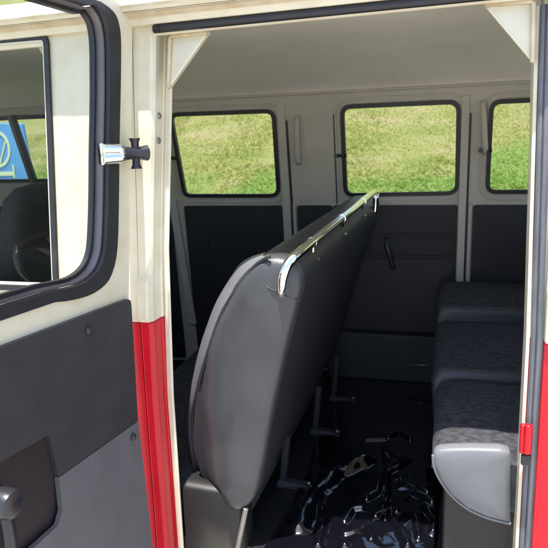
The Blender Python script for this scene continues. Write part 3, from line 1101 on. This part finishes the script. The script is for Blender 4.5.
fs.build('front_border', 'vinyl_light', back, smooth=180)
# seam across the upper end cover
sa, sb_ = atY(248, 277, BN - 0.004), atY(299, 301, BN - 0.004)
sm_ = atY(273, 290, BN - 0.0205)
MB().tube(smoothline([sa, sm_, sb_], 8), 0.0022, 6).build('cover_seam', 'vinyl_black', back, smooth=180)

# chrome rail: rises from the end, bends and runs to the far side
rz = atY(280.5, 297, BN + 0.01)
r0 = atY(281.5, 289, BN - 0.022)
r1 = atY(283, 277, BN - 0.034)
r2 = atY(288.5, 263.5, BN - 0.022)
r3 = atY(302, 250.5, BN + 0.045)
r4 = atY(330, 228.5, BN + 0.42)
r5 = atY(355, 208, BN + 0.86)
r6 = atY(374, 192.5, 2.75)
r7 = r6 + Vector((0.005, 0.03, -0.03))
r8 = r6 + Vector((0.0, 0.04, -0.09))
line = (r6 - r3)
r4 = r3 + line * 0.33
r5 = r3 + line * 0.68
rail = bpart(MB().tube(smoothline([rz, r0, r1, r2, r3, r4, r5, r6, r7, r8], 8), 0.0145, 16), 'grab_rail', 'chrome', back, smooth=180)
for t in (0.10, 0.45, 0.78):
    c = r3 + line * t
    d = line.normalized()
    cl = MB()
    cl.tube([c - d * 0.008, c + d * 0.008], 0.0165, 14)
    cl.tube([c + Vector((0.002, 0, -0.008)), c + Vector((-0.002, 0.012, -0.030))], 0.006, 8)
    cl.build('rail_clamp', 'chrome', rail, smooth=40)
    MB().ball(c + Vector((0.004, 0.05, -0.062)), 0.007).build('cover_stud', 'steel', rail, smooth=180)

# seat cushion (mostly hidden by the backrest)
cs = []
for Y, d, dz in ((1.712, 0.03, -0.012), (1.725, 0.01, -0.003), (1.76, 0.0, 0.0), (2.3, 0.0, 0.012), (2.9, 0.0, 0.01), (3.0, 0.012, 0), (3.02, 0.03, -0.01)):
    k = (Y - 1.70) / 1.3
    q = roundpoly([Vector(p) for p in ((-1.22 + d, 0.235), (-0.60 - d, 0.235), (-0.60 - d, 0.372 + dz + 0.06 * k), (-1.22 + d, 0.41 + dz + 0.06 * k))], 0.05, 5)
    cs.append([(a_, Y, b_) for a_, b_ in q])
cush = bpart(MB().loft(cs), 'cushion', 'fabric', smooth=60)
ce = []
for Y, d in ((1.735, -0.002), (1.685, -0.003), (1.668, 0.0), (1.655, 0.010), (1.649, 0.026)):
    q = roundpoly([Vector(p) for p in ((-0.792, 0.15), (-0.592 - d, 0.15), (-0.592 - d, 0.396 - d * 0.6), (-0.792, 0.407 - d * 0.6))], [0.002, 0.05, 0.05, 0.01], 5)
    ce.append([(a_, Y, b_) for a_, b_ in q])
MB().loft(ce).build('cushion_end', 'vinyl_brown', cush, smooth=60)
bpart(MB().box(-1.18, -0.68, 1.72, 2.95, 0.20, 0.245), 'seat_frame', 'plastic', bevel=0.005)
# backrest legs with feet
for (x, y, z0, t) in ((-0.615, 1.70, 0.38, 0), (-0.575, 2.05, 0.40, 1), (-0.545, 2.50, 0.42, 1), (-0.53, 2.88, 0.43, 1)):
    lg = MB()
    lg.hexa([(x - 0.012, y, 0.2), (x + 0.012, y, 0.2), (x + 0.012, y + 0.03, 0.2), (x - 0.012, y + 0.03, 0.2)],
            [(x + 0.010, y, z0), (x + 0.034, y, z0), (x + 0.034, y + 0.03, z0), (x + 0.010, y + 0.03, z0)])
    lo_ = bpart(lg, 'leg', 'steel' if not t else 'trim', bevel=0.003)
    if not t:
        A_, B_ = atY(246, 508, 1.655), atY(236, 556, 1.655)
        lo_.data.clear_geometry()
        st_ = MB().tube([A_, B_], 0.009, 10)
        lo_.data.from_pydata(st_.v, [], st_.f)
    if t:
        ft = MB()
        ft.hexa([(x - 0.02, y - 0.02, 0.2), (x + 0.13, y - 0.02, 0.2), (x + 0.13, y + 0.05, 0.2), (x - 0.02, y + 0.05, 0.2)],
                [(x - 0.02, y, 0.222), (x + 0.09, y, 0.211), (x + 0.09, y + 0.03, 0.211), (x - 0.02, y + 0.03, 0.222)])
        ft.build('foot', 'trim', lo_, bevel=0.006)
        MB().ball((x + 0.10, y + 0.015, 0.214), 0.009, (1, 1, 0.8)).build('foot_bolt', 'steel', lo_, smooth=180)

# ================================================================== rear bench
RB = empty('bench_seat', (0.3, 2.4, 0.2), 'dark patterned bench seat with pale grey vinyl cushion end, on the right of the cabin', 'bench seat')
XF, XB = -0.045, 0.55


def cushion(y0, y1, zn, zf, bot):
    """one cushion of the bench; near and far heights; returns rings along Y"""
    out = []
    for t in (0, 0.008, 0.02, 0.04, 0.065, 0.1, 0.2, 0.3, 0.4, 0.5, 0.6, 0.7, 0.8, 0.9, 0.935, 0.96, 0.98, 0.992, 1):
        Y = y0 + (y1 - y0) * t
        e = min(t, 1 - t) * (y1 - y0)
        rr = 0.034
        k = 0 if e > rr else rr - math.sqrt(max(0, rr * rr - (rr - e) ** 2))
        crown = 0.012 * math.sin(math.pi * t)
        ztop = zn + (zf - zn) * t + crown - k
        d = k * 0.5
        q = roundpoly([Vector(p) for p in ((XF + d + 0.015, bot), (XB, bot), (XB, ztop - 0.012), (0.25, ztop), (XF + d, ztop - 0.004))], [0.02, 0.01, 0.02, 0.1, 0.055], 5)
        out.append([(a_, Y, b_) for a_, b_ in q])
    return out


segs = [(1.682, 2.215, 0.584, 0.612, 0.40), (2.225, 2.80, 0.638, 0.668, 0.42), (2.805, 3.16, 0.728, 0.775, 0.45)]
EP = 1.664
ol = [(433, 455), (434, 466), (440, 480), (452, 496), (468, 509), (488, 518), (511, 524)]
pts = [atY(x, y, EP) for x, y in ol]
for i, (a, b, z0, z1, bt) in enumerate(segs):
    if i:
        rg = cushion(a, b, z0, z1, bt)
    else:
        rg = []
        N = 14
        for j in range(N + 1):
            t = j / N
            e = min(t, 1 - t) * (b - a)
            k = 0.012 * max(0, 1 - e / 0.04) ** 2
            zt = z0 + (z1 - z0) * t + 0.014 * math.sin(math.pi * t) - k
            q = [(p.x + k, p.z + 0.012 + k) for p in pts[2:]] + [(XB, pts[-1].z - 0.02), (XB, zt), (0.2, zt), (0.15, zt + 0.004), (0.08, zt + 0.005), (0.03, zt + 0.001), (0.0, zt - 0.008), (-0.018, zt - 0.020), (-0.026, zt - 0.034)]
            rg.append([(x, a + (b - a) * t, z) for x, z in q])
    c = bpart(MB().loft(rg), 'cushion', 'fabric', P=RB, smooth=60)
    if i:
        # plain vinyl border round the near end of the cushion
        rg2 = cushion(a - 0.004, b, z0 + 0.003, z1 + 0.003, bt)
        bd = [[(x - 0.003 if x < 0.1 else x, y - 0.004, z + 0.0025) for x, y, z in r] for r in rg2[0:4]]
        MB().loft(bd).build('cushion_border', 'vinyl_dark', c, smooth=60)
    else:
        # big pale grey vinyl end: D-shaped, cut away towards the front edge
        top = [atY(x, y, EP) for x, y in ((511, 455), (509, 451.5), (500, 449), (470, 448), (450, 448.5), (440, 449.5), (435, 451.5))]
        lp = [(p.x, p.z) for p in pts + top]
        mx_, mz_ = sum(p[0] for p in lp) / len(lp), sum(p[1] for p in lp) / len(lp)
        e_ = MB()
        rr_ = []
        for k, y in ((1.0, 0.035), (1.004, 0.022), (1.0, 0.010), (0.985, 0.003), (0.95, -0.002), (0.85, -0.006), (0.6, -0.009), (0.3, -0.011), (0.02, -0.0115)):
            rr_.append([(mx_ + (x - mx_) * k, EP + y + 0.002 * noise.noise((x * k * 14, z * k * 14, 2)), mz_ + (z - mz_) * k) for x, z in lp])
        e_.loft(rr_)
        e_.build('cushion_end', 'vinyl_light', c, smooth=180)
        MB().tube(smoothline([(p.x, EP + 0.004, p.z - 0.002) for p in pts]), 0.0045, 8).build('piping', 'vinyl_light', c, smooth=180)
bpart(MB().plate([(0.012, 0.2), (XB, 0.2), (XB, 0.46), (0.16, 0.46), (0.05, 0.51), (0.012, 0.53)], [], lambda u, v, t: (u, t, v), 1.690, 1.72), 'base_end', 'vinyl_brown', P=RB, bevel=0.006)
bpart(MB().plate(rrect(XF + 0.055, XB, 0.20, 0.47, 0.02), [], lambda u, v, t: (u, t, v), 1.722, 3.15), 'seat_base', 'vinyl_brown', P=RB, bevel=0.012)
# backrest, leaning back, out of sight behind the jamb
bk = []
for Y, d in ((1.72, 0.03), (1.74, 0.008), (1.78, 0), (3.0, 0), (3.05, 0.008), (3.07, 0.03)):
    q = roundpoly([Vector(p) for p in ((0.47 + d, 0.56), (0.63 - d, 0.56), (0.75 - d, 1.12 - d), (0.63 + d, 1.14 - d))], 0.05, 5)
    bk.append([(a_, Y, b_) for a_, b_ in q])
bpart(MB().loft(bk), 'backrest', 'vinyl_black', P=RB, smooth=60)


# ================================================================== cab seats seen through the glass
def cab_seat(x, y, label):
    E_ = empty('cab_seat', (x, y, 0.2), label, 'car seat', 'front seats of the cab')
    sec = []
    for z, w0, d0 in ((0.70, 0.20, 0.07), (0.85, 0.235, 0.08), (1.05, 0.24, 0.075), (1.22, 0.225, 0.065), (1.30, 0.20, 0.055), (1.335, 0.15, 0.035), (1.345, 0.08, 0.015)):
        lean_ = 0.10 * (z - 0.7)
        sec.append([(x + lean_ + sx * d0, y + sy * w0, z) for sx, sy in [(math.copysign(abs(math.cos(a_)) ** 0.6, math.cos(a_)), math.copysign(abs(math.sin(a_)) ** 0.6, math.sin(a_))) for a_ in np.linspace(0, 2 * math.pi, 28, endpoint=False)]])
    bpart(MB().loft(sec), 'backrest', 'seatcloth', P=E_, smooth=60)
    cz = []
    for Y, d in ((-0.24, 0.03), (-0.22, 0.01), (0, 0), (0.22, 0.01), (0.24, 0.03)):
        q = roundpoly([Vector(p) for p in ((x - 0.50 + d, 0.55), (x + 0.0, 0.52), (x + 0.0, 0.70 - d), (x - 0.50 + d, 0.74 - d))], 0.05, 5)
        cz.append([(a_, y + Y, b_) for a_, b_ in q])
    bpart(MB().loft(cz), 'cushion', 'seatcloth', P=E_, smooth=60)
    bpart(MB().box(x - 0.45, x + 0.0, y - 0.2, y + 0.2, 0.2, 0.53), 'seat_base', 'plastic', P=E_)
    return E_


cab_seat(-1.50, 2.00, 'dark cab seat nearest the open door, seen through the door glass')
cab_seat(-1.72, 2.72, 'dark cab seat on the far side, seen beyond the nearer one')

# ================================================================== loose plastic sheet on the floor
FR = random.Random(21)
FD = [(FR.choice((0.15, 0.5, 1.0, 2.4, 2.8)) + FR.uniform(-0.3, 0.3), FR.uniform(3.5, 8.0) if k < 6 else FR.uniform(9.0, 19.0), FR.random()) for k in range(14)]


def sheet_h(x, y):
    am = min(1, max(0.0, (2.42 - y) / 0.3))
    am = 0.10 + 0.90 * am
    rt = min(1, max(0.25, (x + 0.42) / 0.2))
    h = 0.0
    for k, (a_, f_, ph) in enumerate(FD):
        q = (x * math.cos(a_) + y * math.sin(a_)) * f_ + ph + 0.35 * noise.noise((x * 4 + k, y * 4, k * 1.7))
        tri = abs((q % 1.0) - 0.5) * 2
        w = max(0.0, 0.25 + 1.5 * noise.noise((x * 4.2 + k * 3, y * 4.2, k * 0.9 + 4)))
        h += (0.045 if k < 6 else 0.04) / f_ * max(0, tri - 0.3) * w
    h += 0.0007 * noise.noise((x * 40, y * 30, 1.5))
    return max(0, h) * am * rt


def seg_d(p, a, b):
    ab = b - a
    t = max(0, min(1, (p - a).dot(ab) / ab.dot(ab)))
    return (p - a - ab * t).length, t


FP = lambda x, y: (lambda p: Vector((p.x, p.y)))(onplane(x, y, (0, 0, 0.205), (0, 0, 1)))
ZP = lambda x, y: FP(257 + x / 1.883, 342 + y / 1.883)
folds = []
for hh, ww, chain in ((0.034, 0.040, ((78, 350), (110, 285), (150, 247), (205, 225))), (0.022, 0.022, ((110, 285), (98, 238))),
                      (0.018, 0.020, ((115, 388), (125, 335), (120, 312))), (0.014, 0.014, ((165, 340), (178, 320), (197, 318))),
                      (0.014, 0.015, ((185, 345), (207, 352), (217, 378))), (0.016, 0.017, ((205, 297), (225, 285), (231, 262))),
                      (0.012, 0.014, ((248, 180), (268, 171), (288, 184))), (0.016, 0.018, ((243, 208), (282, 224), (266, 240), (248, 246))),
                      (0.016, 0.017, ((255, 342), (270, 362), (284, 390))), (0.014, 0.014, ((298, 288), (330, 305), (338, 298))),
                      (0.016, 0.017, ((315, 318), (336, 345), (330, 365))), (0.010, 0.012, ((240, 195), (246, 260), (240, 338))),
                      (0.012, 0.013, ((282, 273), (322, 286))), (0.009, 0.012, ((205, 186), (240, 184))),
                      (0.014, 0.016, ((135, 372), (165, 388))), (0.013, 0.014, ((190, 362), (165, 366), (150, 355))),
                      (0.014, 0.016, ((225, 330), (250, 318), (262, 322))), (0.012, 0.014, ((285, 330), (300, 345), (305, 375)))):
    pts_f = [ZP(*q) for q in chain]
    for i in range(len(pts_f) - 1):
        folds.append((pts_f[i], pts_f[i + 1], hh, ww))
nx, nyy = 230, 380
x0, x1, y0, y1 = -0.52, -0.005, 1.665, 3.17
sv = []
for j in range(nyy):
    for i in range(nx):
        x = x0 + (x1 - x0) * i / (nx - 1)
        y = y0 + (y1 - y0) * j / (nyy - 1)
        x2 = x + 0.03 * noise.noise((y * 4, 0.3, 1)) + (0.02 * (y - 1.665) * (1 - i / (nx - 1)))
        h = sheet_h(x, y)
        p_ = Vector((x2 + 0.004 * noise.noise((x * 30, y * 30, 2)), y + 0.004 * noise.noise((x * 30, y * 30, 8))))
        top_ = 0.0
        for a_, b_, hh, ww in folds:
            if abs(p_.x - a_.x) > 0.3 or abs(p_.y - a_.y) > 0.4:
                continue
            dd, t_ = seg_d(p_, a_, b_)
            ww *= 1.35
            if dd < ww:
                top_ = max(top_, 1.15 * hh * 0.5 * (1 + math.cos(math.pi * dd / ww)) * (0.8 + 0.3 * noise.noise((x * 12, y * 12, 4))))
        h += top_
        ed = min(i, nx - 1 - i, j, nyy - 1 - j)
        sv.append((x2, y, 0.205 + h * min(1, ed / 5)))
sf = [(j * nx + i, j * nx + i + 1, (j + 1) * nx + i + 1, (j + 1) * nx + i) for j in range(nyy - 1) for i in range(nx - 1)]
ps = MB().add(sv, sf).build('plastic_sheet', 'pvc', smooth=180)
tag(ps, 'crumpled glossy black plastic sheet spread over the cabin floor', 'plastic sheet')

# ================================================================== blue board beyond the cab
BX = atY(8, 150, 5.4)
bcorn = [atY(x, y, 5.4) for x, y in ((-60, 122), (22, 123.5), (34, 190), (-60, 190))]
BB = empty('signboard', (BX.x, 5.4, bank(BX.x, 5.4)), 'blue board with a pale ring emblem standing on the grass beyond the cab window', 'signboard')
pb = MB().plate([(bcorn[3].x, 0.55), (bcorn[2].x + 0.05, 0.55), (bcorn[1].x, bcorn[1].z), (bcorn[0].x, bcorn[0].z)][::1], [], lambda u, v, t: (u, 5.4 + t, v), 0.0, 0.04)
bd = bpart(pb, 'panel', 'blue', P=BB, bevel=0.008)
ec = atY(-3, 149, 5.4)
er = (atY(10.5, 149, 5.4) - ec).length
em = MB()
circ = lambda r, n=40: [(ec.x + r * math.cos(2 * math.pi * k / n), ec.z + 1.15 * r * math.sin(2 * math.pi * k / n)) for k in range(n)]
em.plate(circ(er), [circ(er * 0.84)], lambda u, v, t: (u, 5.4 - t, v), 0.006, 0.001)
for a0_, a1_ in ((math.radians(100), math.radians(262)), (math.radians(80), math.radians(278)), (math.radians(150), math.radians(262)), (math.radians(30), math.radians(278))):
    p_, q_ = Vector((ec.x + er * 0.82 * math.cos(a0_), ec.z + er * 0.94 * math.sin(a0_))), Vector((ec.x + er * 0.82 * math.cos(a1_), ec.z + er * 0.94 * math.sin(a1_)))
    nn = Vector((-(q_ - p_).y, (q_ - p_).x)).normalized() * er * 0.05
    em.plate([tuple(p_ + nn), tuple(p_ - nn), tuple(q_ - nn), tuple(q_ + nn)], [], lambda u, v, t: (u, 5.4 - t, v), 0.0055 - 0.0004 * a0_, 0.001)
em.build('ring_emblem', 'pale', bd)
e2 = MB()
for c_ in ((-60, 173, 15, 175.5), (12.5, 165, 15.5, 178)):
    p_, q_ = atY(c_[0], c_[1], 5.4), atY(c_[2], c_[3], 5.4)
    e2.box(min(p_.x, q_.x), max(p_.x, q_.x), 5.394 - 0.001 * (c_[0] > 0), 5.399, min(p_.z, q_.z), max(p_.z, q_.z))
e2.build('border_strip', 'pale', bd)
for px_ in (bcorn[3].x + 0.2, bcorn[2].x - 0.15):
    gz_ = bank(px_, 5.46)
    bpart(MB().box(px_ - 0.03, px_ + 0.03, 5.445, 5.50, gz_ - 0.1, bcorn[1].z - 0.05), 'post', 'steel', P=BB)
